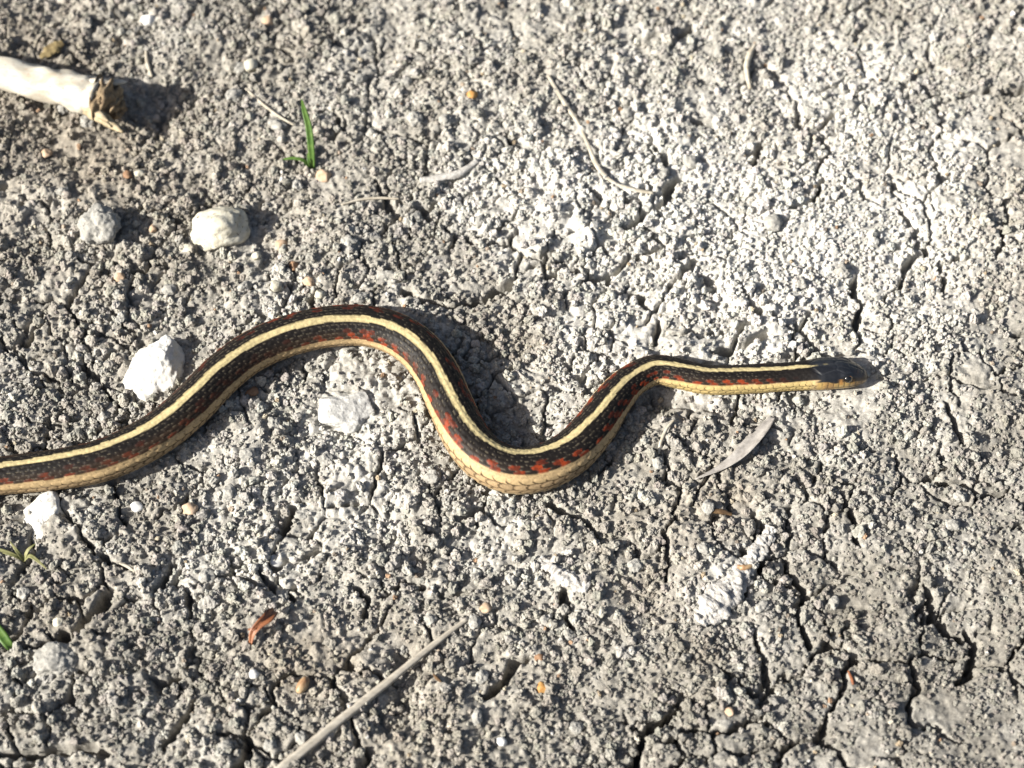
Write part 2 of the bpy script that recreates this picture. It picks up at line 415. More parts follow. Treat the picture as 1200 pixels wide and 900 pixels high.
# ------------------------------------------------------------------ soil crumbs: uncountable, grown on points
EXCL = []                                              # round patches of ground that stones and sticks cover
def crumb_cloud(name, label, n, smin, smax, ext, power, seed, keep, sink=0.25, palette=None, clump=None):
    r_ = np.random.default_rng(seed)
    x = r_.uniform(-ext[0], ext[0], n); y = r_.uniform(ext[1], ext[2], n)
    if clump:
        dens = np.clip(0.5 + 1.5 * fbm(x, y, 0.024, seed + 5, 3) + clump(x, y) + 0.6 * ((x < gx[0]) | (x > gx[-1]) | (y < gy[0]) | (y > gy[-1])), 0.06, 1)
        m = r_.random(n) < dens; x, y = x[m], y[m]
    s = smin + (smax - smin) * r_.random(len(x)) ** power
    m = snake_clear(x, y) > keep + s * 0.25
    x, y, s = x[m], y[m], s[m]
    ok = np.ones(len(x), bool)
    for (ex, ey, er) in EXCL:
        ok &= (np.abs(x - ex) > er) | (np.abs(y - ey) > er) | (np.hypot(x - ex, y - ey) > er + s * 0.1)
    ii = np.clip(((x - gx[0]) / SPACE).round().astype(int), 0, nx - 1); jj = np.clip(((y - gy[0]) / SPACE).round().astype(int), 0, ny - 1)
    ok &= (CRK[jj, ii] > -0.0014 - 0.002 * (s < 0.0018))
    x, y, s = x[ok], y[ok], s[ok]; n = len(x)
    ii = np.clip(((x - gx[0]) / SPACE).round().astype(int), 0, nx - 1); jj = np.clip(((y - gy[0]) / SPACE).round().astype(int), 0, ny - 1)
    inn = (x > gx[0]) & (x < gx[-1]) & (y > gy[0]) & (y < gy[-1])
    z = np.where(inn, H[jj, ii], 0)
    if (~inn).any():
        xo, yo = x[~inn], y[~inn]
        z[~inn] = base_height(xo, yo) + ground_detail(xo, yo)[0] - 0.0040
    z = z + s * (0.5 - sink) * 0.9
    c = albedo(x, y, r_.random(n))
    c = c * (1 + 0.05 * (r_.random((n, 3)) - 0.5))
    if palette is not None:
        P = np.array(palette); pk = r_.integers(0, len(P), n)
        c = P[pk] * (0.55 + 0.4 * r_.random((n, 1)))
    me = bpy.data.meshes.new(name)
    me.vertices.add(n); me.vertices.foreach_set("co", np.stack([x, y, z], -1).astype(np.float32).ravel())
    for nm, ty, arr in (("sc", 'FLOAT_VECTOR', s[:, None] * 0.5 * r_.uniform(0.7, 1.25, (n, 3))), ("rt", 'FLOAT_VECTOR', r_.uniform(0, 6.28, (n, 3)))):
        a = me.attributes.new(nm, ty, 'POINT'); a.data.foreach_set("vector", arr.astype(np.float32).ravel())
    a = me.attributes.new("var", 'INT', 'POINT'); a.data.foreach_set("value", r_.integers(0, 6, n).astype(np.int32))
    a = me.attributes.new("col", 'FLOAT_COLOR', 'POINT')
    cc = np.ones((n, 4), np.float32); cc[:, :3] = c; a.data.foreach_set("color", cc.ravel())
    o = bpy.data.objects.new(name, me); COL.objects.link(o)
    me.materials.append(M_CRUMB)
    g = bpy.data.node_groups.new(name, 'GeometryNodeTree')
    g.interface.new_socket("Geometry", in_out='INPUT', socket_type='NodeSocketGeometry')
    g.interface.new_socket("Geometry", in_out='OUTPUT', socket_type='NodeSocketGeometry')
    N, L = g.nodes, g.links
    gi, go = N.new("NodeGroupInput"), N.new("NodeGroupOutput")
    g2i = N.new("GeometryNodeGeometryToInstance")
    for k in range(6):
        ico = N.new("GeometryNodeMeshIcoSphere"); ico.inputs["Radius"].default_value = 1.0; ico.inputs["Subdivisions"].default_value = 3
        pos = N.new("GeometryNodeInputPosition")
        add = N.new("ShaderNodeVectorMath"); add.operation = 'ADD'; add.inputs[1].default_value = (k * 7.3, k * 3.1, seed * 0.37)
        L.new(pos.outputs[0], add.inputs[0])
        nz = N.new("ShaderNodeTexNoise"); nz.inputs["Scale"].default_value = 1.25; nz.inputs["Detail"].default_value = 3.0
        L.new(add.outputs[0], nz.inputs["Vector"])
        mr = N.new("ShaderNodeMapRange"); mr.inputs["From Min"].default_value = 0.25; mr.inputs["From Max"].default_value = 0.75
        mr.inputs["To Min"].default_value = 0.42; mr.inputs["To Max"].default_value = 1.45
        L.new(nz.outputs["Fac"], mr.inputs["Value"])
        scl = N.new("ShaderNodeVectorMath"); scl.operation = 'SCALE'
        L.new(pos.outputs[0], scl.inputs[0]); L.new(mr.outputs[0], scl.inputs["Scale"])
        sp_ = N.new("GeometryNodeSetPosition")
        L.new(ico.outputs["Mesh"], sp_.inputs["Geometry"]); L.new(scl.outputs[0], sp_.inputs["Position"])
        sm = N.new("GeometryNodeSetMaterial"); sm.inputs["Material"].default_value = M_CRUMB
        L.new(sp_.outputs[0], sm.inputs["Geometry"]); L.new(sm.outputs[0], g2i.inputs[0])
    def na(nm, ty):
        q = N.new("GeometryNodeInputNamedAttribute"); q.data_type = ty; q.inputs["Name"].default_value = nm
        return q.outputs["Attribute"]
    iop = N.new("GeometryNodeInstanceOnPoints"); iop.inputs["Pick Instance"].default_value = True
    L.new(gi.outputs[0], iop.inputs["Points"]); L.new(g2i.outputs[0], iop.inputs["Instance"])
    L.new(na("var", 'INT'), iop.inputs["Instance Index"])
    L.new(na("rt", 'FLOAT_VECTOR'), iop.inputs["Rotation"]); L.new(na("sc", 'FLOAT_VECTOR'), iop.inputs["Scale"])
    L.new(iop.outputs[0], go.inputs[0])
    md = o.modifiers.new("grow", 'NODES'); md.node_group = g
    tag(o, label, "soil", kind="stuff")
    return o

# ------------------------------------------------------------------ snake
NR = 120
PHI = np.linspace(-math.pi, math.pi, NR, endpoint=False)            # 0 = middle of the back, + = right flank
ns = len(S)
DH = (SL - S) / mm_px(1000, 437)                                      # distance from the snout tip in photograph px
HW = [(0, 2.2), (1.2, 5.4), (3, 7.6), (6, 10.0), (10, 12.3), (16, 15.0), (24, 17.8), (31, 19.2), (42, 20.6), (54, 20.8), (66, 19.2), (80, 17.4), (98, 16.8), (140, 17)]
HH = [(0, 1.8), (1.2, 4.4), (3, 6.2), (6, 8.3), (10, 10.2), (16, 12.6), (24, 14.8), (31, 15.8), (42, 16.2), (54, 16.0), (66, 15.4), (80, 14.9), (98, 14.9), (140, 15.2)]
sc_h = mm_px(980, 437)
head_m = DH < 140
hwid = np.where(head_m, np.interp(DH, *zip(*HW)) * sc_h, PATH[:, 3])
blend = sstep(100, 140, DH)
hwid = np.where(head_m, hwid * (1 - blend) + PATH[:, 3] * blend, hwid)
hhei = np.where(head_m, np.interp(DH, *zip(*HH)) * sc_h * (1 - blend) + PATH[:, 3] * 0.90 * blend, PATH[:, 3] * 0.90)
T = np.gradient(PATH[:, :2], axis=0); T /= np.linalg.norm(T, axis=1)[:, None]
for _ in range(12):
    T[1:-1] = (T[:-2] + 2 * T[1:-1] + T[2:]) / 4
T /= np.linalg.norm(T, axis=1)[:, None]
SIDE = np.stack([T[:, 1], -T[:, 0]], 1)                               # right-hand side of the animal
sn, cs = np.sin(PHI), np.cos(PHI)
headness = 1 - sstep(52, 84, DH)                                      # 1 on the head
# cross-section: round back, flat belly; the head squarer with a flat crown
lowflat = np.where(cs < -0.55, -0.55 - 0.33 * np.tanh((-cs - 0.55) / 0.33), cs)
px_b, pz_b = sn, lowflat
e = 0.86
px_h = np.sign(sn) * np.abs(sn) ** e; pz_h = np.sign(cs) * np.abs(cs) ** 0.9
pz_h = np.where(pz_h < -0.5, -0.5 - 0.3 * np.tanh((-pz_h - 0.5) / 0.3), pz_h) * np.where(cs > 0, 0.94, 1)
hp = headness[:, None]
lx = hwid[:, None] * (px_b * (1 - hp) + px_h * hp)
lz = hhei[:, None] * (pz_b * (1 - hp) + pz_h * hp)
zc = np.maximum(0.81 * hhei, 0)                                       # belly rests on the pressed ground
# the snout is carried a touch above the soil
zc = zc + 0.0016 * (1 - sstep(10, 110, DH)) + np.where(DH < 30, (13.5 - np.minimum(np.interp(DH, *zip(*HH)), 13.5)) * sc_h * 0.45, 0)
zg = np.array([0.0] * ns)
# --- scale lattice
ROLL = np.radians(PATH[:, 4])
phip = PHI[None, :] - ROLL[:, None]                                   # pattern angle
phip = (phip + math.pi) % (2 * math.pi) - math.pi
deg = np.degrees(np.abs(phip)); sgn = np.sign(phip)
u = np.where(deg < 60, deg / 12.0, 5 + (deg - 60) / 20.0)             # row number from the spine
SCL = 0.0043
szf = np.interp(DH, [60, 120, 400], [0.62, 0.72, 1.0])                # scales shrink towards the head
ph = np.cumsum(STEP / (SCL * szf)); ph = ph[:, None] * np.ones_like(u)   # grows towards the snout
best = np.full(u.shape, -1.0); bi = np.zeros(u.shape); bj = np.zeros(u.shape); bdu = np.zeros(u.shape); bdv = np.zeros(u.shape); bins = np.ones(u.shape)
us = u * sgn
for di in (-1, 0, 1):
    i = np.round(us) + di
    off = 0.5 * np.mod(np.abs(i), 2)
    for dj in (-1, 0, 1):
        j = np.round(ph - off) + dj
        du = us - i; dv = -(ph - off - j)                             # dv + towards the tail
        inside_s = (np.abs(du) / 0.60) ** 2.2 + (np.abs(dv) / 0.80) ** 2.2
        hgt = np.where(inside_s < 1, 0.5 + 0.5 * dv / 0.8 - 0.25 * (inside_s ** 3), -1)
        m = hgt > best
        best = np.where(m, hgt, best); bi = np.where(m, i, bi); bj = np.where(m, j, bj); bdu = np.where(m, du, bdu); bdv = np.where(m, dv, bdv); bins = np.where(m, inside_s, bins)
rnd = h01(bi + 500, bj, 77)
ventral = sstep(124, 128, deg)
gap = np.clip(sstep(0.62 - 0.22 * sstep(70, 90, deg), 0.98 - 0.16 * sstep(70, 90, deg), bins) + (best < 0), 0, 1)                                      # skin between scales
keel = np.exp(-(bdu / 0.10) ** 2) * (1 - sstep(70, 110, deg))
vfrac = np.mod(ph, 1.0)
vrel = (1 - vfrac) * 0.9
rel = (np.clip(best, -0.15, 1) * 0.8 + 0.22 * keel) * (1 - ventral) + vrel * ventral
rel = (rel - 0.35 * gap * (1 - ventral)) * (1 - hp) * 0.00050 * np.interp(DH, [60, 200], [0.6, 1.0])[:, None]
lump = 0.00022 * np.sin(S / 0.0095)[:, None] * np.cos(PHI * 2)[None, :]
nrm = np.hypot(lx, lz) + 1e-9
lx2 = lx + (lx / nrm) * rel; lz2 = lz + (lz / nrm) * rel + lump * (1 - hp)
# --- head plates, mouth, eye sockets
dhm = DH[:, None] * np.ones_like(u); lat = lx / sc_h
def groove(pts, w=0.55):
    d = np.full(u.shape, 99.0); selr = DH < 90
    A = dhm[selr]; B = np.abs(lat[selr]); dd = np.full(A.shape, 99.0)
    for (a, b) in zip(pts[:-1], pts[1:]):
        ex, ey = b[0] - a[0], b[1] - a[1]; L = ex * ex + ey * ey + 1e-9
        t = np.clip(((A - a[0]) * ex + (B - a[1]) * ey) / L, 0, 1)
        dd = np.minimum(dd, np.hypot(A - a[0] - t * ex, B - a[1] - t * ey))
    d[selr] = dd
    return np.exp(-(d / w) ** 2)
top = sstep(0.05, 0.25, np.cos(phip))
plates = np.maximum.reduce([groove(p) for p in (
    [(42, 0), (68, 0)], [(24, 5.2), (38, 4.4), (43, 0)], [(24, 5.2), (24, 0)], [(24, 5.2), (22.5, 9.5), (31, 12.5), (40, 9.8), (38, 4.4)],
    [(15, 0), (15, 8.5)], [(15, 0), (24, 0)], [(40, 9.8), (58, 13.5), (68, 6), (68, 0)], [(8, 0), (15, 0)], [(7, 0), (8, 6)])]) * top
lip = np.clip((deg - 96) / 30, -1, 1)
mouth = np.exp(-((deg - 112 - 0.12 * np.clip(dhm - 20, 0, 30)) / 2.8) ** 2) * (1 - sstep(50, 56, dhm)) * sstep(1, 4, dhm)
labial = np.exp(-((np.mod(dhm + 2.0, 7.0) - 3.5) / 0.55) ** 2) * sstep(76, 82, deg) * (1 - sstep(106, 110, deg)) * (1 - sstep(54, 60, dhm)) * sstep(4, 7, dhm)
brow = np.exp(-((dhm - 26) / 8.5) ** 2 - ((deg - 50) / 13) ** 2)
sock = np.exp(-((dhm - 26) / 5.2) ** 2 - ((deg - 74) / 14) ** 2)
hd = (-0.00042 * plates - 0.00035 * mouth - 0.00012 * labial + 0.0007 * brow - 0.0007 * sock) * (1 - sstep(60, 76, dhm))
lx2 = lx2 + (lx / nrm) * hd; lz2 = lz2 + (lz / nrm) * hd
tilt = math.radians(16) * (1 - sstep(40, 130, DH))[:, None]          # the head leans back so that its right cheek shows
lx2, lz2 = lx2 * np.cos(tilt) - lz2 * np.sin(tilt), lx2 * np.sin(tilt) + lz2 * np.cos(tilt)
VX = PATH[:, 0][:, None] + SIDE[:, 0][:, None] * lx2
VY = PATH[:, 1][:, None] + SIDE[:, 1][:, None] * lx2
VZ = zc[:, None] + lz2 - 0.0004
# --- colour of each scale
def rgb(*a): return np.array(a, float)
CREAM, TAN, BLACK, RED = rgb(.59, .49, .26), rgb(.40, .285, .16), rgb(.012, .010, .009), rgb(.36, .050, .012)
LATC, BELLY, FLECK, BROWNB = rgb(.52, .375, .20), rgb(.42, .33, .20), rgb(.20, .17, .115), rgb(.060, .036, .022)
def mix(c, d, f): return c + (d - c) * f[..., None]
# angle used for colour steps scale by scale on the back: blend true angle with the scale's own row angle
rowdeg = np.where(np.abs(bi) < 5, np.abs(bi) * 12.0, 60 + (np.abs(bi) - 5) * 20.0)
cd = 0.72 * deg + 0.28 * rowdeg
c = np.ones(u.shape + (3,)) * BLACK
s_mm = S[:, None] * 1000
brownish = np.clip(0.35 + 0.9 * fbm(S[:, None] * np.ones_like(u), sgn * 0.1, 0.09, 401, 2), 0, 1) * sstep(28, 50, cd) * sstep(90, 190, DH)[:, None]
c = mix(c, BROWNB, brownish * 0.9)
fl = gap * (rnd < 0.8) * sstep(90, 150, DH)[:, None] * sstep(0.20, 0.34, np.abs(bdu)) * sstep(12, 16, cd) * (1 - sstep(56, 60, cd))
c = mix(c, FLECK, np.clip(fl * 0.5, 0, 1))
# red scales: a checker of the two rows above the flank stripe
row = np.abs(bi); par = np.mod(bj + 1000 * (sgn > 0), 2)
vary = np.clip(0.62 + 1.0 * fbm(S[:, None] * np.ones_like(u), sgn * 1.0, 0.06, 421, 2), 0.12, 1)
isred = np.where(row == 5, np.where(par == 0, 1.0, 0.25 * (rnd > .6)), np.where(row == 4, np.where(par == 0, 0.85 * (rnd > .25), 0.0), np.where(row == 3, 0.35 * (rnd > .85), 0.0)))
gain = np.interp(PATH[:, 0], [-.2, -.13, -.08, -.04, .0, .05, .08], [.45, .4, .75, .65, 1.0, 1.0, .75])[:, None]
mott = 0.45 + 0.55 * sstep(-.25, .25, fbm(S[:, None] + 0 * u, PHI[None, :] * 0.0095 + 0 * u, 0.0016, 431, 2))
redm = isred * vary * gain * mott * sstep(75, 150, DH)[:, None] * (1 - 0.7 * gap) * (1 - sstep(70, 74, deg))
c = mix(c, RED * (0.7 + 0.6 * rnd)[..., None], redm)
jag = 2.5 * (rnd - 0.5)
dors = 1 - sstep(9.0, 10.8, cd + jag)
c = mix(c, CREAM * (0.92 + 0.16 * rnd)[..., None], dors)
latm = sstep(60.5, 63.5, cd + jag) * (1 - sstep(88, 93, cd))
c = mix(c, LATC * (0.9 + 0.2 * rnd)[..., None], latm)
low = sstep(88, 93, cd)
c = mix(c, TAN * (0.85 + 0.35 * rnd)[..., None], low)
c = mix(c, rgb(.07, .045, .024), np.clip(gap * sstep(76, 88, deg) * (1 - ventral) * 1.2, 0, 0.93))
c = mix(c, c * 0.45, gap * np.clip(latm + 0.6 * dors, 0, 1) * 0.6)
c = mix(c, BELLY, ventral)
c = mix(c, rgb(.14, .10, .06), ventral * (np.exp(-((vfrac - 0.06) / 0.06) ** 2)) * 0.7)
# neck flank more yellow
nk = (sstep(60, 75, DH) * (1 - sstep(190, 300, DH)))[:, None]
c = mix(c, rgb(.58, .44, .19) * (0.85 + 0.3 * rnd)[..., None] * (1 - 0.85 * gap * (deg > 72))[..., None], nk * sstep(62, 66, cd) * (1 - 0.4 * ventral))
# head
HB_, LIP, OLV = rgb(.012, .013, .016), rgb(.44, .30, .11), rgb(.05, .035, .02)
hc = np.ones(u.shape + (3,)) * HB_
hc = mix(hc, rgb(.075, .05, .032), (1 - sstep(8, 22, dhm)) * 0.7 * np.ones_like(u))
edge = 82 - 6 * sstep(28, 60, dhm) + 8 * np.exp(-((dhm - 42) / 7) ** 2)
lipm = sstep(-3, 3, deg - edge)
hc = mix(hc, LIP, lipm)
hc = mix(hc, rgb(.20, .115, .045), lipm * (1 - sstep(12, 30, dhm)) * 0.85)
hc = mix(hc, rgb(.26, .13, .05), lipm * sstep(38, 44, dhm) * (1 - sstep(52, 60, dhm)) * 0.6)
hc = mix(hc, OLV, np.clip(labial * 0.9, 0, 1))
hc = mix(hc, rgb(.02, .015, .01), mouth)
hc = mix(hc, rgb(.52, .42, .26), sstep(118, 128, deg))
hc = mix(hc, rgb(.42, .21, .06), np.exp(-((dhm - 33.5) / 2.6) ** 2) * sstep(66, 72, deg) * (1 - sstep(92, 98, deg)))
hc = mix(hc, rgb(.30, .17, .06), np.exp(-((dhm - 18.5) / 1.6) ** 2) * sstep(64, 70, deg) * (1 - sstep(92, 98, deg)) * 0.8)
for cx, w_ in ((51, 2.6), (61.5, 1.7)):
    hc = mix(hc, rgb(.50, .42, .20), np.exp(-((dhm - cx) / w_) ** 4 - (lat / 1.15) ** 4) * top)
fold = np.exp(-((dhm - (66 - 0.75 * np.abs(lat - 3))) / 0.6) ** 2) * (lat > 3) * (lat < 14) * top
hc = mix(hc, rgb(.22, .215, .2), fold * 0.4)
hmask = 1 - sstep(64, 70, dhm + 0.35 * np.abs(lat) - 3 * (deg > 70))
tipm = sstep(-.5, .5, np.abs(lat) - np.clip((dhm - 63) * 0.24, 0, 9)) * (deg < 40) * (1 - sstep(80, 88, dhm))
c = mix(c, BLACK, tipm)
stripe_tip = np.abs(lat) < np.clip((dhm - 63) * 0.24, 0, 9)
hmask = np.where(stripe_tip, 0, hmask)
hc = mix(hc, rgb(.045, .047, .052), np.clip(plates, 0, 1) * .55)
hc = mix(hc, rgb(.03, .032, .037), np.clip(fbm(dhm, lat, 7.0, 881, 3), 0, 1) * top * .9)
c = mix(c, hc, hmask)
idx = np.arange(ns * NR).reshape(ns, NR)
nxt = np.roll(idx, -1, axis=1)
F = np.stack([idx[:-1], nxt[:-1], nxt[1:], idx[1:]], -1).reshape(-1, 4)
V = np.stack([VX, VY, VZ], -1).reshape(-1, 3)
tipc = V[idx[-1]].mean(0) + np.array([T[-1, 0], T[-1, 1], 0]) * 0.0006
tailc = V[idx[0]].mean(0)
V = np.vstack([V, tipc, tailc])
cap = [(int(idx[-1, k]), int(nxt[-1, k]), len(V) - 2, len(V) - 2) for k in range(NR)]
Cc = np.vstack([c.reshape(-1, 3), c[-1].mean(0), c[0].mean(0)])

m_snake, t_, b_ = new_mat("snake_scales")
a_ = t_.nodes.new("ShaderNodeAttribute"); a_.attribute_name = "col"
n_ = t_.nodes.new("ShaderNodeTexNoise"); n_.inputs["Scale"].default_value = 900; n_.inputs["Detail"].default_value = 3
g_ = t_.nodes.new("ShaderNodeNewGeometry"); t_.links.new(g_.outputs["Position"], n_.inputs["Vector"])
mr_ = t_.nodes.new("ShaderNodeMapRange"); mr_.inputs["From Min"].default_value = .3; mr_.inputs["From Max"].default_value = .7; mr_.inputs["To Min"].default_value = .82; mr_.inputs["To Max"].default_value = 1.15
t_.links.new(n_.outputs["Fac"], mr_.inputs[0])
v_ = t_.nodes.new("ShaderNodeVectorMath"); v_.operation = 'SCALE'
t_.links.new(a_.outputs["Color"], v_.inputs[0]); t_.links.new(mr_.outputs[0], v_.inputs["Scale"]); t_.links.new(v_.outputs[0], b_.inputs["Base Color"])
bp_ = t_.nodes.new("ShaderNodeBump"); bp_.inputs["Strength"].default_value = .35; bp_.inputs["Distance"].default_value = .0002
t_.links.new(n_.outputs["Fac"], bp_.inputs["Height"]); t_.links.new(bp_.outputs[0], b_.inputs["Normal"])
rr_ = t_.nodes.new("ShaderNodeMapRange"); rr_.inputs["To Min"].default_value = 0.55; rr_.inputs["To Max"].default_value = 0.30
t_.links.new(a_.outputs["Alpha"], rr_.inputs["Value"]); t_.links.new(rr_.outputs[0], b_.inputs["Roughness"])
sr_ = t_.nodes.new("ShaderNodeMapRange"); sr_.inputs["To Min"].default_value = 0.14; sr_.inputs["To Max"].default_value = 0.5
t_.links.new(a_.outputs["Alpha"], sr_.inputs["Value"]); t_.links.new(sr_.outputs[0], b_.inputs["Specular IOR Level"])

# close the two ends with fans of triangles (kept in the same mesh)
me = bpy.data.meshes.new("snake")
tri_tip = [(int(idx[-1, k]), int(nxt[-1, k]), len(V) - 2) for k in range(NR)]
tri_tail = [(int(nxt[0, k]), int(idx[0, k]), len(V) - 1) for k in range(NR)]
me.from_pydata(V.tolist(), [], F.tolist() + tri_tip + tri_tail)
me.polygons.foreach_set("use_smooth", np.ones(len(me.polygons), bool))
at_c = me.color_attributes.new("col", 'FLOAT_COLOR', 'POINT')
c4 = np.ones((len(V), 4), np.float32); c4[:, :3] = Cc * 0.68; c4[:-2, 3] = np.repeat(hmask.max(axis=1), NR); at_c.data.foreach_set("color", c4.ravel())
me.materials.append(m_snake)
bm = bmesh.new(); bm.from_mesh(me); bmesh.ops.recalc_face_normals(bm, faces=bm.faces); bm.to_mesh(me); bm.free()
snake = bpy.data.objects.new("snake", me); COL.objects.link(snake)
tag(snake, "black garter snake with cream stripes and red flank blotches, winding over dry soil", "snake")

def eye(side):
    k = int(np.argmin(np.abs(DH - 26)))
    a = math.radians(70) * side
    j = int(np.argmin(np.abs(np.angle(np.exp(1j * (phip[k] - a))))))
    p = V[idx[k, j]]; ctr = np.array([PATH[k, 0], PATH[k, 1], zc[k]])
    d = p - ctr; d /= np.linalg.norm(d)
    r = 0.0023
    bm = bmesh.new(); bmesh.ops.create_uvsphere(bm, u_segments=24, v_segments=16, radius=r)
    me = bpy.data.meshes.new("eye")
    q = Vector(d).to_track_quat('Z', 'Y')
    bm.transform(Matrix.Translation(Vector(p - d * r * 0.45)) @ q.to_matrix().to_4x4())
    bm.to_mesh(me); bm.free()
    me.polygons.foreach_set("use_smooth", np.ones(len(me.polygons), bool))
    co = np.array([v.co[:] for v in me.vertices]) - (p - d * r * 0.45)
    cosv = (co @ d) / r
    a_ = me.color_attributes.new("col", 'FLOAT_COLOR', 'POINT'); c4 = np.ones((len(co), 4), np.float32)
    for i, z in enumerate(cosv):
        c4[i, :3] = (.004, .004, .004) if z > 0.60 else ((.35, .15, .03) if z > 0.42 else (.02, .012, .008))
    a_.data.foreach_set("color", c4.ravel())
    m, t, b = new_mat("snake_eye"); an = t.nodes.new("ShaderNodeAttribute"); an.attribute_name = "col"
    t.links.new(an.outputs["Color"], b.inputs["Base Color"]); b.inputs["Roughness"].default_value = 0.06
    b.inputs["Coat Weight"].default_value = 0.6; b.inputs["Coat Roughness"].default_value = 0.03
    me.materials.append(m)
    o = bpy.data.objects.new("eye", me); COL.objects.link(o); o.parent = snake
eye(1); eye(-1)

# ------------------------------------------------------------------ stones
def stone(name, label, cat, px, py, w, d, hgt, mat, seed, rotz=0.0, sub=4, rough=0.10, cuts=0, sink=0.25, group=None, flat=False, fine=0.03):
    """w, d, hgt in photograph px; a ball with planar facets and noise"""
    m = mm_px(px, py)
    p = at(px, py); z0 = gmean(p[0], p[1], 0.35 * w * m)
    p = at(px, py, z0 + hgt * m * 0.25)
    bm = bmesh.new(); bmesh.ops.create_icosphere(bm, subdivisions=sub, radius=1.0)
    r_ = random.Random(seed)
    planes = []
    for _ in range(cuts):
        n = Vector((r_.gauss(0, 1), r_.gauss(0, 1), r_.gauss(0.15, 0.8))).normalized(); planes.append((n, r_.uniform(0.55, 0.82)))
    o3 = Vector((seed * 3.7, seed * 1.3, seed * 0.7))
    for v in bm.verts:
        q = v.co.copy()
        for n, dd in planes:
            e_ = q.dot(n) - dd
            if e_ > 0: q -= n * e_ * 0.94
        k = 1 + rough * 2 * mnoise.noise(q * 1.3 + o3) + rough * 0.9 * mnoise.noise(q * 3.1 + o3) + fine * mnoise.noise(q * 8 + o3)
        v.co = Vector((q.x * k * w * m * 0.5, q.y * k * d * m * 0.5, q.z * k * hgt * m * 0.5))
    me = bpy.data.meshes.new(name); bm.to_mesh(me); bm.free()
    if not flat: me.polygons.foreach_set("use_smooth", np.ones(len(me.polygons), bool))
    me.materials.append(mat)
    o = bpy.data.objects.new(name, me); COL.objects.link(o)
    EXCL.append((p[0], p[1], 0.47 * min(w, d) * m))
    o.location = (p[0], p[1], z0 + hgt * m * (0.5 - sink)); o.rotation_euler = (0, 0, rotz)
    tag(o, label, cat, group)
    return o

M_WHITE = solid_mat("white_stone", (.58, .565, .52), (.80, .79, .75), 160, .85, .0005, speck=(.42, .38, .3))
M_CREAM = solid_mat("cream_pebble", (.50, .46, .35), (.72, .69, .58), 260, .85, .0008, speck=(.16, .14, .11))
M_GREY = solid_mat("pale_clod", (.27, .26, .235), (.50, .485, .44), 480, .95, .0012)
M_SALT = solid_mat("salt_crust_stone", (.46, .45, .42), (.74, .73, .69), 480, .95, .0009)
M_QZ = solid_mat("white_quartz", (.70, .69, .66), (.84, .83, .80), 200, .5, .0002)
M_AMB = solid_mat("amber_pebble", (.42, .20, .05), (.60, .34, .12), 300, .55, .0002)
M_ORG = solid_mat("tan_pebble", (.46, .31, .19), (.66, .50, .36), 300, .75, .0003)
M_BRN = solid_mat("brown_pebble", (.20, .11, .06), (.36, .22, .13), 300, .75, .0003)

def hull_rock(name, label, cat, px, py, pts, mat, seed, group=None):
    """angular stone: convex hull of corner points (px right, px away, px up), then rounded and roughened"""
    m = mm_px(px, py); p = at(px, py); z0 = gmean(p[0], p[1], 10 * m)
    p = at(px, py, z0)
    bm = bmesh.new()
    for q in pts: bm.verts.new(Vector(q) * m)
    bmesh.ops.convex_hull(bm, input=bm.verts)
    for v in [v for v in bm.verts if not v.link_faces]: bm.verts.remove(v)
    bmesh.ops.bevel(bm, geom=bm.edges[:], offset=2.2 * m, segments=2, profile=0.6, affect='EDGES', clamp_overlap=True)
    bmesh.ops.triangulate(bm, faces=bm.faces)
    for _ in range(4):
        long = [e for e in bm.edges if e.calc_length() > 0.0011]
        if not long: break
        bmesh.ops.subdivide_edges(bm, edges=long, cuts=1, use_grid_fill=True)
        bmesh.ops.triangulate(bm, faces=bm.faces)
    bm.normal_update()
    o3 = Vector((seed, seed * 2.1, 0))
    for v in bm.verts:
        k = 0.0009 * mnoise.noise(v.co * 150 + o3) + 0.0006 * mnoise.noise(v.co * 420 + o3) + 0.00035 * mnoise.noise(v.co * 1000 + o3)
        v.co += v.normal * k
    me = bpy.data.meshes.new(name); bm.to_mesh(me); bm.free()
    me.polygons.foreach_set("use_smooth", np.ones(len(me.polygons), bool)); me.materials.append(mat)
    o = bpy.data.objects.new(name, me); COL.objects.link(o); o.location = (p[0], p[1], z0)
    EXCL.append((p[0], p[1], 26 * m))
    return tag(o, label, cat, group)

hull_rock("stone", "large angular white stone wedged against the snake's back", "stone", 182, 442,
          [(-40, -18, -8), (-32, 26, -8), (6, 50, -8), (34, 40, -8), (36, -12, -8), (-8, -38, -8),
           (-34, -8, 12), (-20, 26, 18), (12, 46, 22), (20, 40, 22), (30, 0, 16), (26, -16, 10), (-8, -32, 8), (12, 8, 27)], M_WHITE, 3)
hull_rock("stone", "white wedge-shaped stone touching the snake's belly with the grass tuft near it", "stone", 51, 605,
          [(-27, 4, -8), (-10, 26, -8), (16, 30, -8), (26, 4, -8), (10, -36, -8), (-10, -34, -8),
           (-24, 4, 8), (-4, 22, 15), (12, 26, 15), (19, 4, 13), (6, -30, 5), (-6, -20, 7), (0, 0, 14)], M_WHITE, 9)
stone("pebble", "rounded cream pebble with dark specks, alone on loose grey soil", "pebble", 257, 267, 68, 54, 46, M_CREAM, 5, 0.25, sub=5, rough=.10, cuts=1, sink=.26, fine=.025)
stone("stone", "pale crusted stone sunk in the soil inside the snake's first arch", "stone", 405, 478, 66, 62, 30, M_SALT, 8, .3, sub=5, rough=.14, cuts=4, sink=.36, fine=.06)
stone("clod", "pale lumpy clod on the soil near the broken branch", "clod", 118, 264, 46, 44, 34, M_GREY, 12, .9, sub=5, rough=.18, sink=.25, fine=.10)
stone("clod", "large low pale lump beside the long ledge crack", "clod", 66, 772, 52, 44, 26, M_GREY, 14, .2, sub=5, rough=.14, sink=.36, fine=.10)
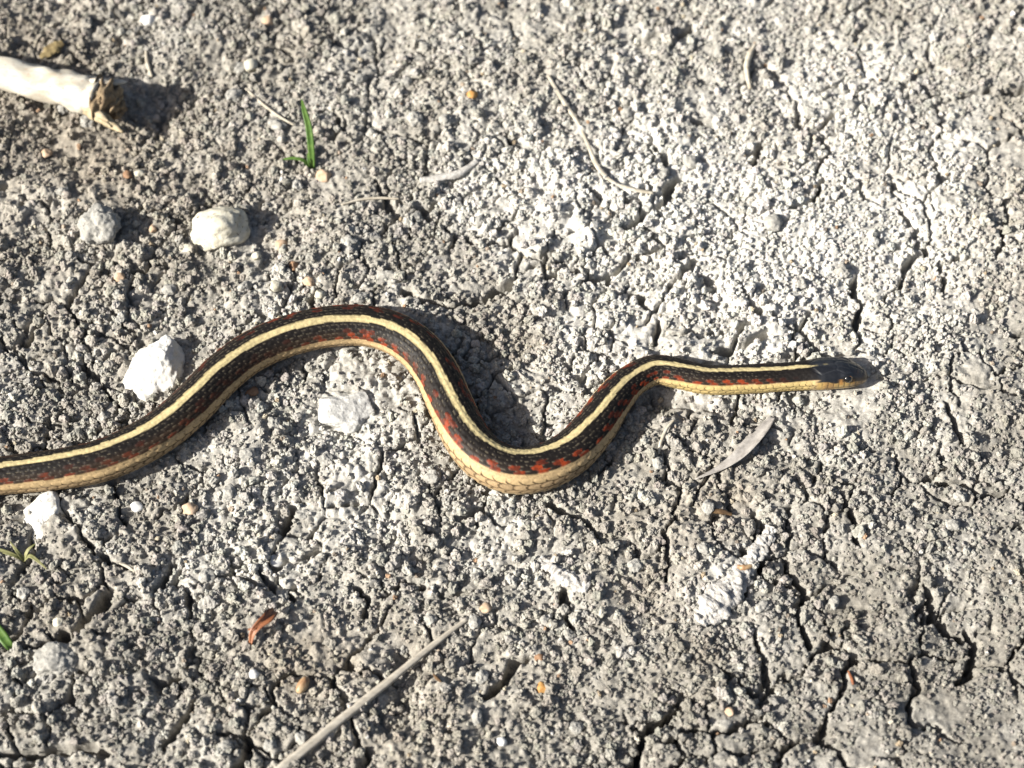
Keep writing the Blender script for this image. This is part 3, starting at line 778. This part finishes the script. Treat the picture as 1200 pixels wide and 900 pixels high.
stone("pebble", "bright white quartz pebble in loose soil past the branch's side", "pebble", 174, 23, 17, 17, 14, M_QZ, 21, 0, sub=3, cuts=4)
stone("pebble", "white round pebble on the crust some way from the pale crusted stone", "pebble", 324, 657, 17, 17, 14, M_QZ, 22, 0, sub=3, cuts=3, rough=.05)
stone("pebble", "tan pebble at the foot of the green grass sprout", "pebble", 380, 205, 19, 18, 14, M_ORG, 23, 0, sub=3, cuts=4)
stone("pebble", "small yellowish pebble next to the rounded cream pebble", "pebble", 219, 291, 17, 11, 9, M_CREAM, 24, 0, sub=3, cuts=2)
stone("pebble", "orange amber pebble in bare pale soil beside no other pebble", "pebble", 553, 111, 13, 12, 10, M_AMB, 25, 0, sub=3, cuts=3)
stone("pebble", "amber yellow pebble on dark gravelly soil past the dry stem's tip", "pebble", 635, 807, 12, 16, 10, M_AMB, 26, .3, sub=3, cuts=2)
stone("pebble", "round brown pebble in a crack, close to the amber yellow pebble", "pebble", 632, 771, 12, 12, 11, M_BRN, 27, 0, sub=3, cuts=1, rough=.05)
stone("pebble", "tan pebble right at the tip of the dry stem", "pebble", 568, 712, 15, 14, 12, M_ORG, 28, 0, sub=3, cuts=3)
stone("pebble", "white pebble in the gravel between the amber yellow pebble and dry stem", "pebble", 588, 869, 13, 12, 10, M_QZ, 29, 0, sub=3, cuts=3)
stone("pebble", "cream pebble next to the large low pale lump", "pebble", 68, 729, 13, 13, 10, M_CREAM, 30, 0, sub=3, cuts=3)
stone("pebble", "pale bluish white pebble between the red-brown leaf and the seed husk", "pebble", 298, 790, 13, 12, 10, M_QZ, 31, 0, sub=3, cuts=4)
stone("pebble", "rust brown chip in the snake's shadow near the angular white stone", "pebble", 296, 459, 17, 12, 9, M_BRN, 32, .5, sub=3, cuts=5)
stone("pebble", "white pebble in gravel between the snake's tail end and tan pebble", "pebble", 160, 594, 17, 13, 10, M_QZ, 33, 0, sub=3, cuts=3)
stone("pebble", "tan pebble half buried in gravel near the snake's tail end", "pebble", 222, 596, 20, 17, 13, M_ORG, 34, 0, sub=3, cuts=3, sink=.35)
stone("pebble", "cream pebble near the end of the thin slanting straw", "pebble", 293, 78, 19, 20, 15, M_CREAM, 35, 0, sub=3, cuts=4)
stone("pebble", "brownish pebble on loose gravel with no straw or stone beside it", "pebble", 313, 25, 15, 15, 11, M_ORG, 36, 0, sub=3, cuts=4)
stone("pebble", "grey knobbly pebble on the white crust, its only knob", "pebble", 906, 262, 22, 24, 18, M_GREY, 37, 0, sub=4, fine=.08)
stone("pebble", "pinkish tan pebble in the darker soil near the frosted twig", "pebble", 855, 834, 11, 12, 9, M_ORG, 38, 0, sub=3, cuts=3)
for i, (px, py, w, mt) in enumerate([(330, 287, 15, M_ORG), (362, 330, 15, M_ORG), (322, 335, 16, M_CREAM), (345, 312, 13, M_BRN), (300, 300, 12, M_CREAM), (375, 345, 13, M_CREAM),
                                     (150, 205, 12, M_BRN), (163, 203, 12, M_CREAM), (180, 268, 12, M_ORG), (55, 180, 13, M_ORG), (140, 325, 13, M_ORG)]):
    stone("pebble", "tiny tan or cream pebble among loose grey crumbs", "pebble", px, py, w, w, w * .75, mt, 60 + i, i, sub=3, cuts=3, group="tiny pebbles in the loose soil")
# loose clods one can pick out
rc = random.Random(5); clod_src = []
spots = []
while len(spots) < 60:
    px, py = rc.uniform(10, 1190), rc.uniform(10, 890)
    if px > 520 and rc.random() < 0.55: continue
    p = at(px, py)
    if float(seg_dist(np.array([p[0]]), np.array([p[1]]), SN_POLY)[0]) < 0.016: continue
    if any(math.hypot(px - a, py - b) < 26 for a, b in spots): continue
    if math.hypot(px - 182, py - 430) < 60 or math.hypot(px - 257, py - 267) < 50 or math.hypot(px - 51, py - 605) < 45 or math.hypot(px - 370, py - 180) < 40: continue
    spots.append((px, py))
    stone("clod", "small grey crumbly clod lying loose on the dry soil", "clod", px, py, rc.uniform(12, 20), rc.uniform(12, 19), rc.uniform(9, 14), M_GREY, 100 + len(spots), rc.uniform(0, 6), sub=4, rough=.2, fine=.12, sink=.3, group="loose clods on the soil")

# ------------------------------------------------------------------ sticks, straws, leaves
def tube(name, pts, rads, mat, parent=None, nseg=14, flat=1.0, wob=0.0, seed=0, ridges=0, caps=True, fine=0.0, steps=10):
    """tapered rod through world points; wob = unevenness as a fraction of the radius"""
    P = catmull(np.array([list(p) + [r] for p, r in zip(pts, rads)], float), steps)
    vs_, fs = [], []
    n = len(P); prevn = None
    for i in range(n):
        t = Vector(P[min(i + 1, n - 1), :3] - P[max(i - 1, 0), :3]).normalized()
        up = Vector((0, 0, 1)) if abs(t.z) < .95 else Vector((0, 1, 0))
        s_ = t.cross(up).normalized(); w_ = s_.cross(t).normalized()
        for k in range(nseg):
            a = 2 * math.pi * k / nseg
            r = P[i, 3] * (1 + wob * mnoise.noise(Vector((math.cos(a) * 1.3, math.sin(a) * 1.3, i * 2.5 / steps + seed * 9.1))) + (0.07 * math.cos(ridges * a) if ridges else 0))
            q = Vector(P[i, :3]) + s_ * math.cos(a) * r + w_ * math.sin(a) * r * flat
            if fine: q += (q - Vector(P[i, :3])).normalized() * fine * (mnoise.noise(q * 330) + .7 * mnoise.noise(q * 800) + .4 * mnoise.noise(q * 1700))
            vs_.append(q[:])
    for i in range(n - 1):
        for k in range(nseg):
            k2 = (k + 1) % nseg
            fs.append((i * nseg + k, i * nseg + k2, (i + 1) * nseg + k2, (i + 1) * nseg + k))
    if caps:
        fs.append(tuple(range(nseg))[::-1]); fs.append(tuple(range((n - 1) * nseg, n * nseg)))
    return mesh_obj(name, vs_, fs, mat, parent)

def gpt(px, py, lift=0.0, r=0.0015):
    p = at(px, py); z = gmax(p[0], p[1], r) + lift
    q = at(px, py, z); z = gmax(q[0], q[1], r) + lift
    q = at(px, py, z)
    return np.array([q[0], q[1], z])

def gline(pxs, lift, r=0.0015, smooth=2):
    Z = []
    for (a, b) in zip(pxs[:-1], pxs[1:]):
        for k in range(8):
            q = at(a[0] + (b[0] - a[0]) * k / 8, a[1] + (b[1] - a[1]) * k / 8); EXCL.append((q[0], q[1], 0.0022))
    for (px, py) in pxs:
        Z.append(gpt(px, py, lift, r)[2])
    for _ in range(smooth):
        Z = [Z[0]] + [max(0.25 * Z[i - 1] + 0.5 * Z[i] + 0.25 * Z[i + 1], Z[i] - 0.0006) for i in range(1, len(Z) - 1)] + [Z[-1]]
    return [np.array(at(px, py, z)) for (px, py), z in zip(pxs, Z)]

M_BRANCH = solid_mat("bleached_wood", (.46, .40, .30), (.72, .69, .60), 95, .8, .0010, stretch=(.55, 1.5, 1.5), speck=(.36, .27, .21))
M_ROT = solid_mat("rotten_wood", (.13, .09, .055), (.40, .30, .18), 330, .95, .0012)
M_STRAW = solid_mat("dry_stem", (.36, .32, .26), (.60, .55, .46), 260, .75, .0003, stretch=(.35, 1, 1))
M_PALE = solid_mat("pale_straw", (.38, .33, .25), (.62, .57, .47), 300, .75, .0002)
M_LEAFG = solid_mat("grey_dead_leaf", (.24, .22, .20), (.50, .47, .43), 240, .8, .0004)
M_FROST = solid_mat("salt_frosted_twig", (.36, .335, .30), (.70, .68, .64), 620, .95, .0010)
M_RUST = solid_mat("rust_leaf", (.15, .045, .018), (.36, .14, .055), 350, .5, .0003, spec=.5)
M_HUSK = solid_mat("seed_husk", (.28, .12, .05), (.55, .42, .24), 420, .5, .0002, stretch=(1, .2, .2), spec=.5)
M_GRASS = solid_mat("green_grass", (.055, .13, .02), (.13, .22, .045), 300, .5, .0001)
M_GRASSD = solid_mat("olive_grass", (.16, .17, .06), (.32, .30, .14), 300, .6, .0001)
M_SCRAP = solid_mat("leaf_scrap", (.14, .10, .045), (.36, .28, .13), 300, .8, .0004)
M_BARK = solid_mat("brown_bark", (.09, .05, .025), (.24, .15, .07), 300, .85, .0004)

# the broken branch: bleached shaft, rotten core at the break, splinters
def branch():
    e = bpy.data.objects.new("broken_branch", None); COL.objects.link(e)
    m = mm_px(60, 90); r = 20.5 * m
    a, b = (-170, 38), (118, 116)
    zz = 0.0005 + r * 0.86
    pts = [at(a[0] + (b[0] - a[0]) * t, a[1] + (b[1] - a[1]) * t, zz + 0.001 * (1 - t)) for t in (0, .25, .5, .75, .9, 1)]
    e.location = (pts[-1][0], pts[-1][1], 0)
    off = np.array([pts[-1][0], pts[-1][1], 0])
    P = [p - off for p in pts]
    tube("shaft", P, [r * .86, r * .80, r * .84, r * .93, r * 1.02, r * 1.10], M_BRANCH, e, 40, wob=.26, seed=2)
    t = (P[-1] - P[-2]); t = t / np.linalg.norm(t)
    core = tube("rotten_core", [P[-1] - t * .002, P[-1] + t * .002, P[-1] + t * .0055 + np.array([0, 0, -.001]), P[-1] + t * .0085 + np.array([0, 0, -.003])],
         [r * 1.0, r * 1.06, r * .80, r * .30], M_ROT, e, 48, wob=.6, seed=5)
    side = np.cross(t, [0, 0, 1.0])
    for (sx, sz, L, rr) in [(-.80, .50, .0105, .0022), (-.55, .78, .0060, .0022), (.92, .1, .0100, .0026), (.80, -.35, .0170, .0034), (.95, -.2, .0110, .0026), (.30, .88, .0035, .0015), (.6, .65, .004, .0014), (-.95, -.1, .005, .0016)]:
        q = P[-1] + side * sx * r * .98 + np.array([0, 0, 1]) * sz * r * .98
        out = t * L + side * sx * L * .45 + np.array([0, 0, 1]) * sz * L * .1
        tube("splinter", [q - t * .008 - side * sx * .0015 - np.array([0, 0, 1]) * sz * .0012, q, q + out * .6, q + out], [rr * .8, rr * 1.1, rr * .7, rr * .15], M_BRANCH if sz > .3 and sx < 0 else solid_bark, e, 8, wob=.3, seed=int(L * 9999))
    rb = random.Random(3)
    for _ in range(16):
        a_ = rb.uniform(0, 6.28); q_ = rb.uniform(.25, 1.0) * r
        ctr = P[-1] + side * math.cos(a_) * q_ + np.array([0, 0, 1]) * math.sin(a_) * q_ * .95 + t * rb.uniform(.001, .0075) * (1.15 - q_ / r * .5)
        bm = bmesh.new(); bmesh.ops.create_icosphere(bm, subdivisions=3, radius=1)
        sz = rb.uniform(.0016, .0036); o3 = Vector((rb.random() * 50, 0, 0))
        for v in bm.verts:
            k = 1 + .9 * mnoise.noise(v.co * 1.4 + o3) + .4 * mnoise.noise(v.co * 3.5 + o3)
            v.co = Vector((v.co.x * k * sz * 1.3, v.co.y * k * sz, v.co.z * k * sz)) + Vector(ctr)
        me = bpy.data.meshes.new("rotten_chunk"); bm.to_mesh(me); bm.free(); me.materials.append(rb.choice([M_ROT, M_ROT, solid_bark]))
        oc = bpy.data.objects.new("rotten_chunk", me); COL.objects.link(oc); oc.parent = e
    tag(e, "thick bleached branch with a rotten broken end lying on the soil", "branch")
solid_bark = solid_mat("tan_fibre", (.34, .26, .15), (.62, .53, .36), 300, .85, .0004)
branch()

def simple_tube(name, label, cat, pxs, rad_px, mat, lift, group=None, **kw):
    m = mm_px(*pxs[0])
    pts = gline(pxs, lift)
    rads = [r * m for r in (rad_px if isinstance(rad_px, (list, tuple)) else [rad_px] * len(pxs))]
    o = tube(name, pts, rads, mat, **kw)
    return tag(o, label, cat, group)

# long stem: straight, carried by the highest clods
def long_stem():
    pxs = [(549, 724), (500, 762), (450, 803), (400, 843), (360, 876), (300, 925)]
    g = [gpt(x, y, 0, .002) for x, y in pxs]
    tt = np.linspace(0, 1, len(g)); zz = np.array([p[2] for p in g])
    k, c0 = np.polyfit(tt, zz, 1); line = c0 + k * tt
    line += max(0, float(np.percentile(zz - line, 75))) + .0009
    pts = [at(x, y, z) for (x, y), z in zip(pxs, line)]
    m = mm_px(450, 800)
    o = tube("dry_stem", pts, [2.6 * m, 4.0 * m, 4.8 * m, 5.6 * m, 6.2 * m, 6.4 * m], M_STRAW, None, 18, wob=.12, seed=3, ridges=5)
    tag(o, "long straight dry grey-tan plant stem lying across the soil", "stem")
long_stem()

def blade(name, pts, widths, mat, thick=0.00018, parent=None, fold=0.25, twist=None):
    """leaf with a midrib fold and real thickness along world points; twist = side vector angle per point"""
    tw = twist or [0] * len(pts)
    P = catmull(np.array([list(p) + [w, a] for p, w, a in zip(pts, widths, tw)], float), 8)
    vs_, fs = [], []; n = len(P); M_ = 5
    for i in range(n):
        t = Vector(P[min(i + 1, n - 1), :3] - P[max(i - 1, 0), :3]).normalized()
        s_ = t.cross(Vector((0, 0, 1)))
        s_ = s_.normalized() if s_.length > .2 else Vector((1, 0, 0))
        s_ = (Matrix.Rotation(P[i, 4], 3, t) @ s_); nn = s_.cross(t).normalized()
        for side in (1, -1):
            for k in range(M_):
                f = k / (M_ - 1) * 2 - 1
                q = Vector(P[i, :3]) + s_ * f * P[i, 3] * .5 + nn * (abs(f) * fold * P[i, 3] * .5 + side * thick * (1 - .6 * abs(f)))
                vs_.append(q[:])
    R = 2 * M_
    for i in range(n - 1):
        a, b = i * R, (i + 1) * R
        for k in range(M_ - 1):
            fs.append((a + k, a + k + 1, b + k + 1, b + k)); fs.append((a + M_ + k + 1, a + M_ + k, b + M_ + k, b + M_ + k + 1))
        fs.append((a, b, b + M_, a + M_)); fs.append((a + M_ - 1, a + R - 1, b + R - 1, b + M_ - 1))
    fs.append(tuple([k for k in range(M_)] + [M_ + k for k in range(M_ - 1, -1, -1)]))
    e_ = (n - 1) * R
    fs.append(tuple([e_ + M_ + k for k in range(M_)] + [e_ + k for k in range(M_ - 1, -1, -1)]))
    o = mesh_obj(name, vs_, fs, mat, parent)
    bm = bmesh.new(); bm.from_mesh(o.data); bmesh.ops.recalc_face_normals(bm, faces=bm.faces); bm.to_mesh(o.data); bm.free()
    return o

m5 = mm_px(860, 530)
pl = gline([(906, 489), (894, 506), (880, 522), (862, 538), (842, 551), (815, 562)], .0009)
o = blade("dead_leaf", pl, [w * m5 for w in (6, 17, 20, 14, 10, 3)], M_LEAFG, .0003, fold=.45, twist=[.2, .5, .5, .3, .5, .8])
tag(o, "curled grey dead leaf lying near the snake's neck", "leaf")

# frosted twig with flared crusted base
pf = gline([(905, 618), (893, 640), (876, 660), (858, 684), (838, 708), (818, 728)], .0005)
o = tube("frosted_twig", pf, [w * m5 for w in (5, 9, 9, 14, 19, 10)], M_FROST, None, 40, flat=.45, wob=.45, seed=8, fine=.0013, steps=26)
tag(o, "short thick twig frosted with white salt crust", "twig")
tag(tube("bark_chip", [at(864, 664, .0075), at(872, 665, .0078), at(881, 663, .0078)], [.0009, .0013, .0008], M_HUSK, None, 10, wob=.3), "orange-brown bark chip lying on the salt-frosted twig", "bark chip")
simple_tube("brown_twig", "dark brown twig in the hollow between dead leaf and frosted twig", "twig", [(826, 600), (838, 599), (848, 600), (858, 603)], [1.5, 3, 3, 1.5], M_BARK, .0006, wob=.2)
simple_tube("salt_crust_stick", "stubby stick under pale salt crust near the snake's deepest bend", "stick", [(632, 655), (650, 668), (670, 680), (690, 690)], [5, 9, 10, 6], M_FROST, .0004, nseg=36, flat=.6, wob=.5, seed=4, fine=.0013, steps=26)
simple_tube("straw", "bent pale straw with a kink on the white crust", "straw", [(642, 88), (660, 118), (678, 145), (690, 172), (701, 196), (718, 213), (742, 222), (766, 226)], [2, 2.8, 2.2, 2.2, 3, 2, 2.4, 1.6], M_PALE, .0012, flat=.5, wob=.2)
simple_tube("straw", "short curved pale straw on pale crust, bowed like a bracket", "straw", [(885, 52), (878, 66), (875, 82), (879, 104)], [2.2, 3.6, 3.2, 2], M_PALE, .0016, wob=.15)
simple_tube("straw", "thin pale straw slanting beside the grass sprout", "straw", [(288, 104), (308, 122), (325, 135), (345, 147)], [1.2, 1.6, 1.6, 1], M_PALE, .0012)
simple_tube("straw", "thin tan straw on bare soil near the snake's arch top", "straw", [(400, 240), (422, 234), (445, 232), (468, 233)], [1, 1.6, 1.6, 1], M_PALE, .001)
simple_tube("straw", "short upright-lying straw beside the snake's rising neck curve", "straw", [(790, 492), (781, 503), (774, 520), (772, 532)], [1.2, 2, 2, 1], M_PALE, .0010)
simple_tube("straw", "pale salt-crusted straw on white soil near the amber pebble", "straw", [(492, 212), (515, 208), (540, 202), (560, 188)], [4, 5, 5, 3], M_FROST, .0008, flat=.6, wob=.35)
simple_tube("straw", "tiny tan straw in the gravel near the grass tuft", "straw", [(140, 660), (150, 664), (158, 670)], [1.2, 2, 1.2], M_PALE, .001)
simple_tube("straw", "yellow straw standing near the branch's broken end", "straw", [(171, 60), (173, 75), (178, 90)], [1.5, 2.4, 1.4], M_PALE, .001)

# curled rust-red leaf
m6 = mm_px(305, 740)
pr = [gpt(321, 716, .004), gpt(314, 724, .0055), gpt(304, 732, .0050), gpt(297, 742, .0040), gpt(294, 756, .0008)]
o = blade("rust_leaf", pr, [w * m6 for w in (9, 13, 10, 8, 3)], M_RUST, .0002, fold=.9, twist=[-.5, -.3, -.3, 0, .3])
lf = blade("curled_lobe", [gpt(304, 732, .0045), gpt(297, 737, .0052), gpt(291, 738, .0030)], [w * m6 for w in (3, 4, 2)], M_RUST, .0002, parent=o, fold=.5)
tag(o, "curled rust-red dry leaf on the gravelly soil", "leaf")
# seed husk
hk = stone("seed_husk", "small striped brown seed husk near the rust-red leaf", "seed husk", 355, 803, 13, 22, 12, M_HUSK, 44, -.5, sub=4, rough=.04, sink=.15)
simple_tube("brown_flake", "brown leaf scrap lying against the bleached branch", "leaf scrap", [(48, 68), (58, 60), (66, 54), (74, 50)], [3, 8, 8, 4], M_SCRAP, .0015, flat=.3, wob=.5)
simple_tube("brown_flake", "reddish brown splinter near the dry stem's tip", "splinter", [(508, 790), (512, 795), (517, 799)], [1, 2.2, 1], M_BARK, .0008)
simple_tube("brown_flake", "rusty plant shred on the dark cracked soil", "plant shred", [(994, 786), (998, 795), (1000, 802)], [1, 2, 1.4], M_RUST, .0006)

# grass
def sprout(name, label, base, blades, mats):
    e = bpy.data.objects.new(name, None); COL.objects.link(e)
    b = gpt(*base, 0); e.location = b
    for (prof, widths, mt, fold) in blades:
        m = mm_px(*base)
        pts = [np.array([dx * m, dy * m, dz * m]) for dx, dy, dz in prof]
        blade("blade", pts, [w * m for w in widths], mats[mt], .0002, parent=e, fold=fold)
    tag(e, label, "grass")
sprout("grass_sprout", "single green grass sprout standing alone in loose soil", (366, 197),
       [([(0, 0, -3), (0, 12, 18), (-2, 30, 38), (-7, 46, 48), (-11, 62, 50)], (6, 8, 8, 6, 1.5), 0, .4),
        ([(-1, 0, -3), (-10, 6, 6), (-24, 8, 8), (-40, 6, 6)], (4, 4.5, 4, 1), 0, .3),
        ([(0, 0, -3), (-3, 4, 8), (-5, 12, 13)], (5, 5, 1), 0, .3)], [M_GRASS])
sprout("grass_tuft", "small wilted olive grass tuft beside the white wedge-shaped stone", (28, 656),
       [([(0, 0, -2), (-10, 3, 6), (-28, 8, 9), (-48, 12, 7)], (4, 5, 5, 1), 0, .3), ([(0, 0, -2), (8, 2, 6), (18, -4, 6), (30, -14, 4)], (4, 5, 4, 1), 0, .3),
        ([(0, 0, -2), (-6, 6, 10), (-16, 18, 12)], (4, 4, 1), 0, .3), ([(0, 0, -2), (6, 8, 9), (14, 16, 10)], (4, 4, 1), 0, .3)], [M_GRASSD])
sprout("grass_shoot", "broad bright green grass blade beside the cracked ledge", (12, 758),
       [([(4, -4, -2), (0, 0, 7), (-10, 12, 10), (-26, 30, 12), (-48, 50, 8)], (6, 11, 12, 9, 2), 0, .35)], [M_GRASS])

# ------------------------------------------------------------------ loose soil over everything that carries none
EXT = (0.47, -0.36, 0.46)
DEN = (2 * EXT[0]) * (EXT[2] - EXT[1])
left = lambda x, y: -0.05 + 0.2 * (1 - sstep(-0.2, 0.0, x)) * sstep(-0.12, 0.02, y) - 0.3 * sstep(0.0, 0.2, x)
fine_d = lambda x, y: 0.30 + 0 * x
crumb_cloud("soil_crumbs", "coarse grey soil crumbs strewn over the dry crust", int(DEN * 105000), 0.0017, 0.0050, EXT, 2.9, 301, -0.0012, sink=0.2, clump=left)
crumb_cloud("soil_grains", "fine pale soil grains covering the dry crust", int(DEN * 270000), 0.0009, 0.0022, EXT, 1.4, 302, -0.0030, clump=fine_d)
crumb_cloud("sand_grains", "scattered tan, amber and white sand grains among grey crumbs", int(DEN * 3500), 0.001, 0.0024, EXT, 1.5, 303, -0.001, sink=0.1,
            palette=[(.62, .57, .47), (.40, .32, .22), (.66, .64, .6), (.33, .27, .21), (.5, .44, .33), (.2, .17, .14), (.38, .25, .16)])
